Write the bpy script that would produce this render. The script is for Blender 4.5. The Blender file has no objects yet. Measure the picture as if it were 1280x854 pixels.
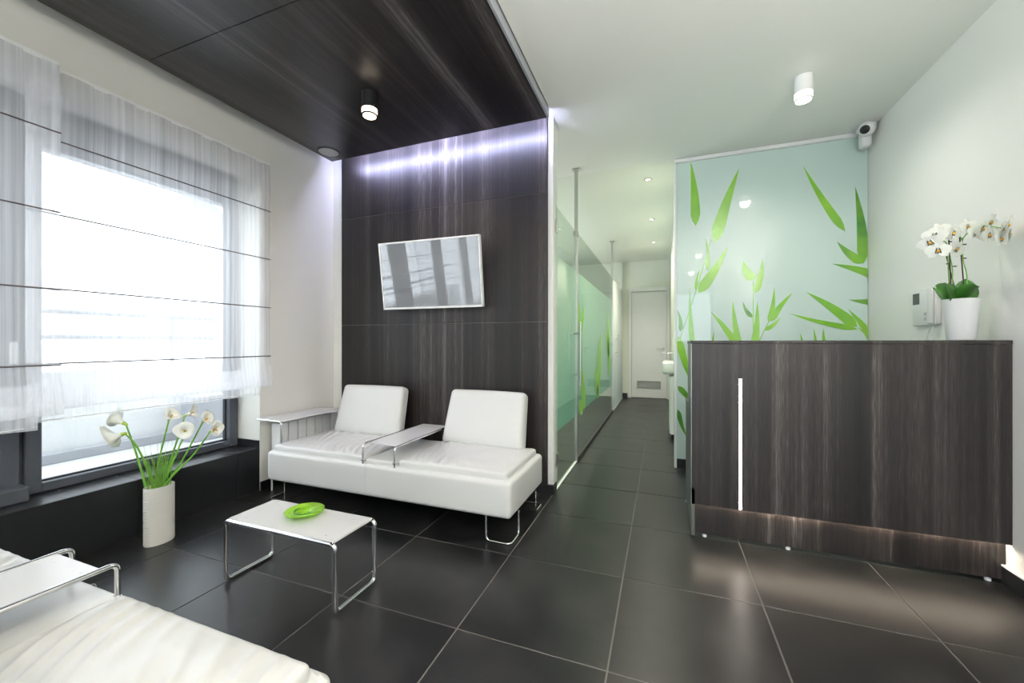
import bpy, bmesh, math, random
from mathutils import Vector, Matrix, noise
random.seed(7)
PI = math.pi
SC = bpy.context.scene
COL = SC.collection
YAW = math.radians(20.6)

# ------------------------------------------------------------------ camera
cam = bpy.data.cameras.new('camera'); cam.sensor_width = 36; cam.lens = 500/1280*36
cam.shift_y = 1/1280; cam.clip_start = .02; cam.clip_end = 200
co = bpy.data.objects.new('camera', cam); COL.objects.link(co)
co.location = (0, 0, 1.165); co.rotation_euler = (PI/2, 0, YAW)
SC.camera = co
# ------------------------------------------------------------------ world: bright overcast sky
w = bpy.data.worlds.new('sky'); SC.world = w; w.use_nodes = True
wn = w.node_tree.nodes; wl = w.node_tree.links
bg = wn['Background']; bg.inputs['Color'].default_value = (.86, .92, 1, 1); bg.inputs['Strength'].default_value = 4.0
# ------------------------------------------------------------------ exposure
vs = SC.view_settings; vs.view_transform = 'Standard'; vs.look = 'None'; vs.gamma = 1; vs.exposure = 0.5
vs.use_curve_mapping = False
# ------------------------------------------------------------------ window portals (sampling guides for the sky light)
def portal(name, loc, rot, sx, sy):
    l = bpy.data.lights.new(name, 'AREA'); l.shape = 'RECTANGLE'; l.size = sx; l.size_y = sy
    l.cycles.is_portal = True
    o = bpy.data.objects.new(name, l); COL.objects.link(o); o.location = loc; o.rotation_euler = rot
portal('window_portal', (-3.34, .02, 1.4), (0, -PI/2, 0), 2.2, 4.5)
portal('window_portal', (-3.4, 6.0, 1.5), (0, -PI/2, 0), 1.9, 3.4)
portal('window_portal', (-.1, -3.2, 1.3), (PI/2, 0, 0), 2.7, 2.4)

# ------------------------------------------------------------------ materials
def mat(name, col=(.8, .8, .8), rough=.5, metal=0, spec=.5, coat=0, coatr=.05, emit=None, es=0, trans=0, ior=1.45):
    m = bpy.data.materials.new(name); m.use_nodes = True
    b = m.node_tree.nodes['Principled BSDF']; I = b.inputs
    I['Base Color'].default_value = (*col, 1); I['Roughness'].default_value = rough; I['Metallic'].default_value = metal
    I['Specular IOR Level'].default_value = spec; I['Coat Weight'].default_value = coat; I['Coat Roughness'].default_value = coatr
    I['Transmission Weight'].default_value = trans; I['IOR'].default_value = ior
    if emit: I['Emission Color'].default_value = (*emit, 1); I['Emission Strength'].default_value = es
    return m
def nd(m, t, **k):
    n = m.node_tree.nodes.new(t)
    for a, v in k.items():
        if a in n.inputs: n.inputs[a].default_value = v
        else: setattr(n, a, v)
    return n
def ln(m, a, b): m.node_tree.links.new(a, b)
def P(m): return m.node_tree.nodes['Principled BSDF']
def ramp(m, fac, stops):
    r = nd(m, 'ShaderNodeValToRGB'); e = r.color_ramp.elements
    while len(e) < len(stops): e.new(.5)
    for i, (p, c) in enumerate(stops): e[i].position = p; e[i].color = (*c, 1) if len(c) == 3 else c
    ln(m, fac, r.inputs[0]); return r.outputs[0]
def coords(m, scale, kind='Object'):
    tc = nd(m, 'ShaderNodeTexCoord'); mp = nd(m, 'ShaderNodeMapping'); mp.inputs['Scale'].default_value = scale
    ln(m, tc.outputs[kind], mp.inputs[0]); return mp.outputs[0]
def noi(m, vec, scale=1, detail=3, rough=.5):
    n = nd(m, 'ShaderNodeTexNoise'); n.inputs['Scale'].default_value = scale; n.inputs['Detail'].default_value = detail
    n.inputs['Roughness'].default_value = rough; ln(m, vec, n.inputs['Vector']); return n.outputs['Fac']
def bump(m, h, strength=.2, dist=.001):
    b = nd(m, 'ShaderNodeBump'); b.inputs['Strength'].default_value = strength; b.inputs['Distance'].default_value = dist
    ln(m, h, b.inputs['Height']); ln(m, b.outputs[0], P(m).inputs['Normal'])

def wenge(name, axis, rough=.36, k=1.0):
    m = mat(name, rough=rough, spec=.5)
    def sc(c, a): v = [c]*3; v[axis] = a; return v
    L = [(sc(3.2, .05), 1.5, 1.0), (sc(13, .12), 2, .95), (sc(55, .45), 2, .5), (sc(260, 9), 2.5, .62)]
    acc = None; tot = 0
    for s_, dt, wt in L:
        f = noi(m, coords(m, s_), 1, dt); tot += wt
        q = nd(m, 'ShaderNodeMath', operation='MULTIPLY_ADD'); ln(m, f, q.inputs[0]); q.inputs[1].default_value = wt
        if acc: ln(m, acc, q.inputs[2])
        else: q.inputs[2].default_value = 0
        acc = q.outputs[0]; fine = f
    mr = nd(m, 'ShaderNodeMapRange'); mr.inputs['From Min'].default_value = tot*.36; mr.inputs['From Max'].default_value = tot*.65
    ln(m, acc, mr.inputs['Value'])
    out = ramp(m, mr.outputs[0], [(.12, (.0045*k, .0037*k, .0036*k)), (.42, (.0145*k, .0115*k, .0108*k)), (.64, (.040*k, .033*k, .031*k)), (.97, (.15*k, .139*k, .136*k))])
    ln(m, out, P(m).inputs['Base Color']); bump(m, fine, .3, .0006)
    return m
M = {}
M['wood_wall'] = wenge('dark wood laminate, upright grain', 2, .44, .85)
M['wood_desk'] = wenge('dark wood laminate, desk', 2, .42, .78)
M['wood_ceiling'] = wenge('dark wood laminate, ceiling', 1, .34, .95)
def paint(name, c, rough=.55, spec=.4, coat=0, coatr=.1):
    m = mat(name, c, rough, spec=spec, coat=coat, coatr=coatr)
    bump(m, noi(m, coords(m, (1, 1, 1)), 160, 2), .06, .001); return m
M['paint'] = paint('white wall paint', (.80, .80, .76))
M['paint_corr_dim'] = paint('corridor paint', (.76, .78, .69))  # darker corridor light put into the wall and ceiling colour
M['paint_left_shade'] = paint('off white wall paint', (.70, .69, .64))  # off-white beige, darkened to carry the shade of the backlit wall
M['paint_gloss'] = paint('satin white wall lacquer', (.84, .83, .79), .42, .5, .35, .12)
M['ceiling'] = paint('white ceiling paint', (.83, .83, .78), .5, .4)
M['white_lac'] = mat('white lacquered metal', (.82, .82, .81), .25)
M['chrome'] = mat('chrome', (.86, .86, .87), .07, 1)
M['steel'] = mat('brushed steel', (.55, .55, .52), .28, 1)
M['alu'] = mat('aluminium trim', (.62, .62, .62), .35, 1)
M['black'] = mat('black plastic', (.012, .012, .013), .4)
M['anthracite'] = mat('anthracite window frame', (.055, .062, .078), .35)
M['grout'] = mat('grey grout', (.14, .13, .118), .8)
M['grout_dark'] = mat('dark grey grout', (.05, .05, .05), .8)
m = M['tile'] = mat('dark stone tile', (.02, .02, .02), .3, spec=.45)
oi = nd(m, 'ShaderNodeObjectInfo')
cv = noi(m, coords(m, (1, 1, 1)), 2.4, 4, .55)
md = nd(m, 'ShaderNodeMath', operation='MULTIPLY_ADD'); ln(m, oi.outputs['Random'], md.inputs[0]); md.inputs[1].default_value = .08; ln(m, cv, md.inputs[2])
ln(m, ramp(m, md.outputs[0], [(.32, (.0045, .0048, .0055)), (.5, (.009, .0092, .0095)), (.72, (.021, .0205, .020))]), P(m).inputs['Base Color'])
ln(m, ramp(m, cv, [(.3, (.29, .29, .29)), (.75, (.37, .37, .37))]), P(m).inputs['Roughness'])
m = M['tile_ledge'] = mat('black satin tile', (.010, .0105, .012), .28, spec=.5)
bump(m, noi(m, coords(m, (1, 1, 1)), 60, 3), .05, .001)
m = M['leather'] = mat('white leather', (.64, .64, .625), .3, spec=.45)
v = nd(m, 'ShaderNodeTexVoronoi'); v.inputs['Scale'].default_value = 420; ln(m, coords(m, (1, 1, 1)), v.inputs['Vector'])
bump(m, v.outputs['Distance'], .1, .0006)
M['leather_seam'] = mat('leather seam', (.5, .5, .49), .6)
M['white_top'] = mat('white glossy laminate', (.66, .66, .66), .2)
M['ceramic'] = mat('matt ceramic', (.74, .73, .68), .5)
m = M['ceramic']; bump(m, noi(m, coords(m, (8, 8, 130)), 1, 3, .6), .8, .003)
M['pot'] = mat('white plant pot', (.84, .84, .83), .3)
M['screen'] = mat('dark glossy screen', (.09, .092, .094), .1, spec=1, coat=1, coatr=.02); P(M['screen']).inputs['Coat IOR'].default_value = 2.2
M['lcd'] = mat('intercom display', (.03, .035, .04), .15)
M['plastic'] = mat('white plastic', (.76, .76, .74), .35)
M['grey_plastic'] = mat('grey grille plastic', (.45, .45, .44), .6)
M['rubber'] = mat('dark rod', (.09, .07, .065), .5)
M['warm'] = mat('warm lamp diffuser', (.9, .9, .9), .4, emit=(1, .80, .60), es=4)
M['lampw'] = mat('white lamp diffuser', (.9, .9, .9), .4, emit=(1, .92, .82), es=3)
M['led'] = mat('white led line', (.9, .9, .9), .4, emit=(1, .88, .78), es=24)
M['led_warm'] = mat('warm led line', (.9, .9, .9), .4, emit=(1, .84, .66), es=42)
M['led_cool'] = mat('cool led line', (.9, .9, .9), .4, emit=(.60, .62, 1), es=240)
M['stem'] = mat('green stem', (.16, .40, .045), .4)
M['grass'] = mat('grass blade', (.18, .38, .06), .5)
M['leaf'] = mat('dark orchid leaf', (.035, .14, .015), .3)
M['stake'] = mat('brown stake', (.05, .012, .02), .5)
M['pollen'] = mat('orange spadix', (.80, .42, .04), .6)
m = M['petal'] = mat('white petal', (.86, .87, .80), .5); P(m).inputs['Subsurface Weight'].default_value = .15; P(m).inputs['Subsurface Radius'].default_value = (.01, .01, .01)
m = M['spathe_green'] = mat('yellow green flower base', (.36, .50, .06), .45)
m = M['backglass'] = mat('aqua back painted glass', (.56, .70, .64), .3, spec=.5, coat=1, coatr=.015)
def printed(name, c1, c2):
    m = mat(name, c1, .3, coat=1, coatr=.015)
    ln(m, ramp(m, noi(m, coords(m, (1, 1, 1)), 3.1, 3), [(.35, c1), (.65, c2)]), P(m).inputs['Base Color']); return m
M['leafprint'] = printed('printed green leaf', (.15, .42, .008), (.24, .54, .015))
M['leafprint_d'] = printed('printed deep green leaf', (.04, .22, .01), (.18, .44, .015))
def glass(name, tint, refl=1.0, ior=1.5):
    m = bpy.data.materials.new(name); m.use_nodes = True; m.node_tree.nodes.clear()
    o = nd(m, 'ShaderNodeOutputMaterial'); t = nd(m, 'ShaderNodeBsdfTransparent'); g = nd(m, 'ShaderNodeBsdfGlossy')
    t.inputs[0].default_value = (*tint, 1); g.inputs['Roughness'].default_value = 0.01; g.inputs[0].default_value = (refl, refl, refl, 1)
    f = nd(m, 'ShaderNodeFresnel'); ge = nd(m, 'ShaderNodeNewGeometry'); mr = nd(m, 'ShaderNodeMapRange')
    mr.inputs['To Min'].default_value = ior; mr.inputs['To Max'].default_value = 1/ior
    ln(m, ge.outputs['Backfacing'], mr.inputs['Value']); ln(m, mr.outputs[0], f.inputs[0])
    x = nd(m, 'ShaderNodeMixShader'); ln(m, f.outputs[0], x.inputs[0]); ln(m, t.outputs[0], x.inputs[1]); ln(m, g.outputs[0], x.inputs[2]); ln(m, x.outputs[0], o.inputs[0])
    return m
M['pane'] = glass('clear window glass', (.95, .97, .97), .8)
M['pane_green'] = glass('clear green tinted glass', (.90, .96, .92), .6, 1.3)
def film(name, col, tr, z0=None, z1=None, col2=None):
    m = bpy.data.materials.new(name); m.use_nodes = True; m.node_tree.nodes.clear()
    o = nd(m, 'ShaderNodeOutputMaterial'); t = nd(m, 'ShaderNodeBsdfTransparent'); d = nd(m, 'ShaderNodeBsdfDiffuse'); tl = nd(m, 'ShaderNodeBsdfTranslucent')
    for n in (d, tl): n.inputs[0].default_value = (*col, 1)
    if col2:
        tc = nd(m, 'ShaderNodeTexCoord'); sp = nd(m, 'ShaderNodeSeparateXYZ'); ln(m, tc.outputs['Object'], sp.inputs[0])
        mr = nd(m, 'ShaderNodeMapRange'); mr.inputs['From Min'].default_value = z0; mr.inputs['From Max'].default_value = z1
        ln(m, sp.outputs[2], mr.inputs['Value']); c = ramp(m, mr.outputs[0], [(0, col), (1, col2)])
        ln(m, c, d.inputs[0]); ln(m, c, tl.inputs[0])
    a = nd(m, 'ShaderNodeMixShader'); a.inputs[0].default_value = .5; ln(m, d.outputs[0], a.inputs[1]); ln(m, tl.outputs[0], a.inputs[2])
    b = nd(m, 'ShaderNodeMixShader'); b.inputs[0].default_value = tr; ln(m, a.outputs[0], b.inputs[1]); ln(m, t.outputs[0], b.inputs[2]); ln(m, b.outputs[0], o.inputs[0])
    return m, b
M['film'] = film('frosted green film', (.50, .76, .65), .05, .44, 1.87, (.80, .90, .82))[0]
M['film_leaf'] = film('printed leaf on frosted film', (.50, .72, .26), .05)[0]
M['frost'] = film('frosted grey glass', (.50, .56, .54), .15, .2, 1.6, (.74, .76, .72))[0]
m, b = film('sheer striped white voile', (.95, .95, .97), .4); M['voile'] = m
wv = noi(m, coords(m, (0, 46, .15)), 1, 2); w2 = noi(m, coords(m, (0, 420, .6)), 1, 2)
s = nd(m, 'ShaderNodeMath', operation='MULTIPLY_ADD'); ln(m, w2, s.inputs[0]); s.inputs[1].default_value = .6; ln(m, wv, s.inputs[2])
mr = nd(m, 'ShaderNodeMapRange'); mr.inputs['From Min'].default_value = .55; mr.inputs['From Max'].default_value = 1.05; mr.inputs['To Min'].default_value = .40; mr.inputs['To Max'].default_value = .66
ln(m, s.outputs[0], mr.inputs['Value']); ln(m, mr.outputs[0], b.inputs[0])
m = M['green_glass'] = mat('lime green glass', (.50, .92, .04), .05, trans=.7, ior=1.45)
M['green_dark'] = mat('dark green glass', (.03, .35, .05), .05, trans=.7)
M['balcony'] = mat('pale balcony tile', (.62, .62, .62), .5)
M['balcony_wall'] = mat('white render', (.74, .74, .74), .8)
M['kerb'] = mat('grey stone kerb', (.38, .39, .42), .6)
M['joint'] = mat('grey joint', (.11, .10, .10), .6)
M['desk_side'] = mat('grey green desk side', (.075, .08, .075), .3)
M['metal_grey'] = mat('grey painted metal', (.33, .34, .37), .4)

# ------------------------------------------------------------------ mesh helpers
def bm_(): return bmesh.new()
def bx(bm, x0, x1, y0, y1, z0, z1, bev=0, seg=2):
    r = bmesh.ops.create_cube(bm, size=1)
    vs_ = r['verts']
    bmesh.ops.scale(bm, vec=(x1-x0, y1-y0, z1-z0), verts=vs_)
    bmesh.ops.translate(bm, vec=((x0+x1)/2, (y0+y1)/2, (z0+z1)/2), verts=vs_)
    if bev:
        es = {e for v in vs_ for e in v.link_edges}
        bmesh.ops.bevel(bm, geom=list(es), offset=bev, segments=seg, affect='EDGES', profile=.5)
    return bm
def obj(name, bm, m, parent=None, smooth=False, loc=None):
    me = bpy.data.meshes.new(name); bmesh.ops.recalc_face_normals(bm, faces=bm.faces); bm.to_mesh(me); bm.free()
    me.materials.append(M[m] if isinstance(m, str) else m)
    if smooth:
        me.polygons.foreach_set('use_smooth', [True]*len(me.polygons))
        try: me.set_sharp_from_angle(angle=math.radians(38))
        except Exception: pass
    o = bpy.data.objects.new(name, me); COL.objects.link(o)
    if parent: o.parent = parent
    if loc: o.location = loc
    return o
def fillet(pts, r, n=5, closed=False):
    pts = [Vector(p) for p in pts]; out = []
    N = len(pts)
    for i, p in enumerate(pts):
        if not closed and i in (0, N-1): out.append(p); continue
        a = pts[i-1]; b = pts[(i+1) % N]
        u = (a-p); v = (b-p); rr = min(r, u.length*.49, v.length*.49); u.normalize(); v.normalize()
        p0 = p+u*rr; p1 = p+v*rr
        for k in range(n+1):
            t = k/n; out.append((1-t)**2*p0 + 2*t*(1-t)*p + t*t*p1)
    return out
def tube(bm, pts, r, n=10, closed=False, radii=None):
    pts = [Vector(p) for p in pts]; N = len(pts); rings = []
    nrm = None
    for i, p in enumerate(pts):
        if closed: t = pts[(i+1) % N]-pts[i-1]
        else: t = pts[min(i+1, N-1)]-pts[max(i-1, 0)]
        t.normalize()
        if nrm is None:
            nrm = t.orthogonal().normalized()
        else:
            nrm = (nrm - t*nrm.dot(t)).normalized()
        b = t.cross(nrm); rr = radii[i] if radii else r
        rings.append([bm.verts.new(p + (nrm*math.cos(2*PI*k/n)+b*math.sin(2*PI*k/n))*rr) for k in range(n)])
    for i in range(N if closed else N-1):
        A = rings[i]; B = rings[(i+1) % N]
        off = 0
        if closed and i == N-1:
            off = min(range(n), key=lambda o: (A[0].co-B[o].co).length)
        for k in range(n):
            bm.faces.new((A[k], A[(k+1) % n], B[(k+1+off) % n], B[(k+off) % n]))
    if not closed: bm.faces.new(rings[0][::-1]); bm.faces.new(rings[-1])
    return bm
def smoothpath(pts, n=6):
    pts = [Vector(p) for p in pts]; out = []
    q = [2*pts[0]-pts[1]]+pts+[2*pts[-1]-pts[-2]]
    for i in range(1, len(q)-2):
        for k in range(n):
            t = k/n; a, b, c, d = q[i-1:i+3]
            out.append(.5*((2*b)+(c-a)*t+(2*a-5*b+4*c-d)*t*t+(3*b-a-3*c+d)*t**3))
    out.append(pts[-1]); return out
def lathe(bm, prof, n=32, c=(0, 0, 0), sx=1, sy=1):
    rings = []
    for r, z in prof:
        if r <= 1e-6: rings.append([bm.verts.new((c[0], c[1], c[2]+z))])
        else: rings.append([bm.verts.new((c[0]+sx*r*math.cos(2*PI*k/n), c[1]+sy*r*math.sin(2*PI*k/n), c[2]+z)) for k in range(n)])
    for A, B in zip(rings, rings[1:]):
        if len(A) == 1 and len(B) == 1: continue
        for k in range(n):
            j = (k+1) % n
            if len(A) == 1: bm.faces.new((A[0], B[j], B[k]))
            elif len(B) == 1: bm.faces.new((A[k], A[j], B[0]))
            else: bm.faces.new((A[k], A[j], B[j], B[k]))
    return bm
def slab(bm, poly, axis, t0, t1):
    """polygon in a plane, thickened from t0 to t1 along axis (0 x, 1 y, 2 z)"""
    def mk(p, t):
        if axis == 0: return (t, p[0], p[1])
        if axis == 1: return (p[0], t, p[1])
        return (p[0], p[1], t)
    A = [bm.verts.new(mk(p, t0)) for p in poly]; B = [bm.verts.new(mk(p, t1)) for p in poly]
    bm.faces.new(A); bm.faces.new(B[::-1]); n = len(poly)
    for i in range(n): bm.faces.new((A[i], A[(i+1) % n], B[(i+1) % n], B[i]))
    return bm
def axc(h, r, n):
    e = [-h + r*(1-math.cos(PI/2*k/4)) for k in range(4)]
    mid = [-(h-r) + 2*(h-r)*k/n for k in range(n+1)]
    return e+mid+[-x for x in e[::-1]]
def pillow(size, r, nx, ny, nz, fn=None):
    """rounded dense box; fn(p, normal) -> displaced point"""
    hx, hy, hz = [s/2 for s in size]
    X, Y, Z = axc(hx, r, nx), axc(hy, r, ny), axc(hz, min(r, hz*.98), nz)
    bm = bmesh.new(); cache = {}
    def V(i, j, k):
        key = (i, j, k)
        if key in cache: return cache[key]
        p = Vector((X[i], Y[j], Z[k])); rz = min(r, hz*.98)
        q = Vector((max(-(hx-r), min(hx-r, p.x)), max(-(hy-r), min(hy-r, p.y)), max(-(hz-rz), min(hz-rz, p.z))))
        d = p-q
        if d.length > 1e-9:
            nn = d.normalized(); s = Vector((r, r, rz)); p = q+Vector((nn.x*s.x, nn.y*s.y, nn.z*s.z))
        else: nn = Vector((0, 0, 1))
        if fn: p = fn(p, nn)
        cache[key] = bm.verts.new(p); return cache[key]
    a, b, c = len(X)-1, len(Y)-1, len(Z)-1
    for i in range(a):
        for j in range(b):
            for k in (0, c): bm.faces.new((V(i, j, k), V(i+1, j, k), V(i+1, j+1, k), V(i, j+1, k)))
    for i in range(a):
        for k in range(c):
            for j in (0, b): bm.faces.new((V(i, j, k), V(i+1, j, k), V(i+1, j, k+1), V(i, j, k+1)))
    for j in range(b):
        for k in range(c):
            for i in (0, a): bm.faces.new((V(i, j, k), V(i, j+1, k), V(i, j+1, k+1), V(i, j, k+1)))
    return bm
def xf(bm, mtx): bmesh.ops.transform(bm, matrix=mtx, verts=bm.verts); return bm
# ------------------------------------------------------------------ naming helpers
def tag(o, label, cat, group=None):
    o['label'] = label; o['category'] = cat
    if group: o['group'] = group
    return o
def thing(name, label, cat, loc=(0, 0, 0), rotz=0, group=None):
    o = bpy.data.objects.new(name, None); COL.objects.link(o); o.location = loc; o.rotation_euler = (0, 0, rotz)
    o.empty_display_size = .1
    return tag(o, label, cat, group)
def struct(name, bm, m, parent=None, smooth=False):
    o = obj(name, bm, m, parent, smooth)
    if not parent: o['kind'] = 'structure'
    return o
def dup(root, loc, label=None, rotz=None):
    r = root.copy(); COL.objects.link(r); r.location = loc
    if rotz is not None: r.rotation_euler = (0, 0, rotz)
    if label: r['label'] = label
    for ch in list(root.children):
        c = ch.copy(); COL.objects.link(c); c.parent = r
        for g in ch.children:
            d = g.copy(); COL.objects.link(d); d.parent = c
    return r

# ================================================================== SETTING
XL, XR = -2.955, 1.55
TH = .009
fl = struct('floor', bx(bx(bx(bm_(), XL-.4, XR+.1, -3.2, 3.0, -.12, -.0025), -.9, XR+.1, 3.0, 4.15, -.12, -.0025), -3.35, .3, 4.15, 8.9, -.12, -.0025), 'grout')
bmx = bm_(); bx(bmx, -3.35, -.9, 3.0, 4.15, -.12, -.0025)
struct('floor', bmx, 'grout')
GX, GY, S, G = -.783, 2.045, .6, .0028
mesh_cache = {}
def floor_tile(x0, x1, y0, y1):
    wx, wy = round(x1-x0, 4), round(y1-y0, 4)
    if wx < .03 or wy < .03: return
    key = (wx, wy)
    if key not in mesh_cache:
        b = bx(bm_(), G, wx-G, G, wy-G, -TH, 0, .0012, 1); me = bpy.data.meshes.new('floor_tile'); b.to_mesh(me); b.free(); me.materials.append(M['tile']); mesh_cache[key] = me
    o = bpy.data.objects.new('floor_tile', mesh_cache[key]); COL.objects.link(o); o.parent = fl; o.location = (x0, y0, 0)
for (a, b, c, d) in ((XL, GX, -3.0, 2.985), (GX, XR, -3.0, GY+3*S), (GX, .15, GY+3*S, 8.78), (.15, XR, GY+3*S, 4.02), (XL, GX, 3.12, 8.78)):
    for i in range(-5, 6):
        for j in range(-10, 14):
            x0, x1 = max(a, GX+i*S), min(b, GX+(i+1)*S); y0, y1 = max(c, GY+j*S), min(d, GY+(j+1)*S)
            if x1 > x0 and y1 > y0: floor_tile(x0, x1, y0, y1)

# walls
OY0, OY1, OZ0, OZ1 = -2.2, 2.24, .337, 2.5
b = bm_()
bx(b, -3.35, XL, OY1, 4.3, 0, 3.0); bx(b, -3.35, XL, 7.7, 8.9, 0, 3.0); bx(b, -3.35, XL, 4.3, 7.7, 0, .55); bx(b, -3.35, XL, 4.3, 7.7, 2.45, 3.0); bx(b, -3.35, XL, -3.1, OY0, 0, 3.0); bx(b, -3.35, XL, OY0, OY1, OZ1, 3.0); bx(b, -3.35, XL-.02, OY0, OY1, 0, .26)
wall_left = struct('wall_left', b, 'paint_left_shade')
struct('baseboard_left', bx(bm_(), XL, XL+.012, OY1+.003, 2.985, 0, .07), 'tile_ledge')
wall_back = struct('wall_back', bx(bm_(), XL, -.785, 2.99, 3.12, 0, 3.0, .003, 1), 'paint')
for z0, z1 in ((.07, 1.322), (1.326, 2.319), (2.323, 2.95)):
    obj('wood_panel', bx(bm_(), -2.836, -.832, 2.97, 2.99, z0, z1, .001, 1), 'wood_wall', wall_back)
for z in (1.322, 2.319): obj('joint_strip', bx(bm_(), -2.836, -.832, 2.9745, 2.99, z, z+.004), 'joint', wall_back)
obj('edge_strip', bx(bm_(), -.832, -.826, 2.966, 2.99, .07, 2.95), 'black', wall_back)
struct('baseboard_back', bx(bx(bm_(), XL+.013, -.775, 2.965, 2.99, 0, .07), -.785, -.775, 2.99, 3.06, 0, .07), 'tile_ledge')
struct('wall_right', bx(bm_(), XR, XR+.1, -3.1, 4.12, 0, 3.0), 'paint_gloss')
struct('baseboard_right', bx(bm_(), XR-.014, XR, -3.0, 4.0, 0, .085), 'tile_ledge')
struct('trim_2', bx(bm_(), XR-.018, XR, -3.0, 4.0, .085, .093), 'white_lac')
struct('wall_reception', bx(bm_(), .135, XR, 4.045, 4.12, 0, 3.0), 'paint')
struct('wall_corridor', bx(bm_(), .15, .25, 4.12, 8.9, 0, 3.0), 'paint_corr_dim')
b = bm_(); bx(b, -3.35, -.61, 8.78, 8.9, 0, 3); bx(b, .09, .25, 8.78, 8.9, 0, 3); bx(b, -.61, .09, 8.78, 8.9, 2.25, 3)
struct('wall_end', b, 'paint_corr_dim')
struct('baseboard_end', bx(bm_(), -.79, -.69, 8.76, 8.78, 0, .09), 'tile_ledge')
b = bm_(); WX0, WX1, WZ1 = -1.4, 1.2, 2.45
bx(b, -3.35, WX0, -3.15, -3.0, 0, 3); bx(b, WX1, XR+.1, -3.15, -3.0, 0, 3); bx(b, WX0, WX1, -3.15, -3.0, WZ1, 3)
struct('wall_front', b, 'paint')
w2 = struct('window_2', bx(bx(bx(bx(bx(bm_(), WX0, WX0+.07, -3.12, -3.05, 0, WZ1), WX1-.07, WX1, -3.12, -3.05, 0, WZ1), WX0, WX1, -3.12, -3.05, WZ1-.07, WZ1), WX0, WX1, -3.12, -3.05, 0, .09), -.14, -.06, -3.12, -3.05, 0, WZ1), 'anthracite')
obj('glass_pane', bx(bm_(), WX0+.07, -.14, -3.09, -3.084, .09, WZ1-.07), 'pane', w2)
obj('glass_pane', bx(bm_(), -.06, WX1-.07, -3.09, -3.084, .09, WZ1-.07), 'pane', w2)
w3 = struct('fill_window', bx(bx(bx(bx(bx(bm_(), -3.29, -3.21, 4.3, 4.37, .55, 2.45), -3.29, -3.21, 7.63, 7.7, .55, 2.45), -3.29, -3.21, 5.96, 6.04, .55, 2.45), -3.29, -3.21, 4.3, 7.7, .55, .62), -3.29, -3.21, 4.3, 7.7, 2.38, 2.45), 'anthracite')  # unseen window added to light the room behind the glass
for ya, yb in ((4.37, 5.96), (6.04, 7.63)): obj('glass_pane', bx(bm_(), -3.253, -3.247, ya, yb, .62, 2.38), 'pane', w3)
# ceilings
b = bm_(); bx(b, -.765, XR+.1, -3.1, 4.02, 2.86, 3.0); bx(b, -3.35, -.765, -3.1, 3.0, 2.95, 3.0); bx(b, -3.35, -.765, 3.12, 4.02, 2.86, 3.0)
ceil = struct('ceiling', b, 'ceiling')
struct('ceiling', bx(bm_(), -3.35, XR+.1, 4.0201, 8.9, 2.86, 3.0), 'paint_corr_dim')
for y0, y1 in ((1.432, 2.815), (.028, 1.428), (-1.376, .024), (-2.95, -1.38)):
    o = obj('ceiling_panel', bx(bm_(), -2.80, -.785, y0, y1, 2.80, 2.83, .001, 1), 'wood_ceiling', ceil)
for y in (1.428, .024, -1.38): obj('joint_strip', bx(bm_(), -2.80, -.785, y, y+.004, 2.806, 2.829), 'joint', ceil)
obj('edge_strip', bx(bm_(), -.785, -.772, -2.95, 2.815, 2.80, 2.95), 'metal_grey', ceil)
obj('panel_batten', bx(bx(bm_(), -2.6, -2.55, -2.9, 2.7, 2.83, 2.95), -1.2, -1.15, -2.9, 2.7, 2.83, 2.95), 'metal_grey', ceil)
# window 1
X0, X1 = -3.29, -3.21
b = bm_()
bx(b, X0, X1, OY0, OY1, OZ0, .375, .004, 1); bx(b, X0, X1, OY0, OY1, 2.25, OZ1, .004, 1); bx(b, X0, X1, OY1-.03, OY1, OZ0, OZ1)
bx(b, X0, X1, OY0, OY0+.03, OZ0, OZ1)
win = struct('window_1', b, 'anthracite')
def sash(y0, y1, fw, z0=.34, z1=2.3):
    b = bm_()
    xa, xb = X0+.01, X1+.018
    bx(b, xa, xb, y0, y0+fw, z0, z1, .004, 1); bx(b, xa, xb, y1-fw, y1, z0, z1, .004, 1)
    bx(b, xa, xb, y0+fw, y1-fw, z0, z0+.05, .004, 1); bx(b, xa, xb, y0+fw, y1-fw, z1-.06, z1, .004, 1)
    s = obj('sash', b, 'anthracite', win)
    b = bm_()
    for (ya, yb, za, zb) in ((y0+fw, y0+fw+.008, z0+.05, z1-.06), (y1-fw-.008, y1-fw, z0+.05, z1-.06), (y0+fw, y1-fw, z0+.05, z0+.058)):
        bx(b, -3.262, -3.238, ya, yb, za, zb)
    obj('glazing_bead', b, 'black', s)
    obj('glass_pane', bx(bm_(), -3.253, -3.247, y0+fw, y1-fw, z0+.05, z1-.06), 'pane', s)
sash(1.085, 2.235, .065); sash(-.1, .90, .065); sash(-1.2, -.16, .065); sash(-2.17, -1.21, .065)
obj('mullion', bx(bx(bm_(), X0, X1-.01, .90, 1.085, OZ0, 2.25), -3.24, -3.17, .99, 1.06, .345, 2.25, .006, 2), 'anthracite', win)
obj('threshold_block', bx(bm_(), -3.2, -3.09, .6, 1.07, .337, .415, .008, 2), 'anthracite', win)
for y in (1.2, 1.45, 1.95, 2.12):
    obj('drain_cap', lathe(bm_(), [(0, 0), (.006, 0), (.006, .003), (0, .003)], 10, (-3.15, y, .338)), 'steel', win)
obj('handle', bx(bx(bm_(), -3.17, -3.13, 1.015, 1.035, 1.15, 1.17), -3.14, -3.125, 1.012, 1.038, 1.05, 1.17, .004, 1), 'alu', win)
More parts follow.
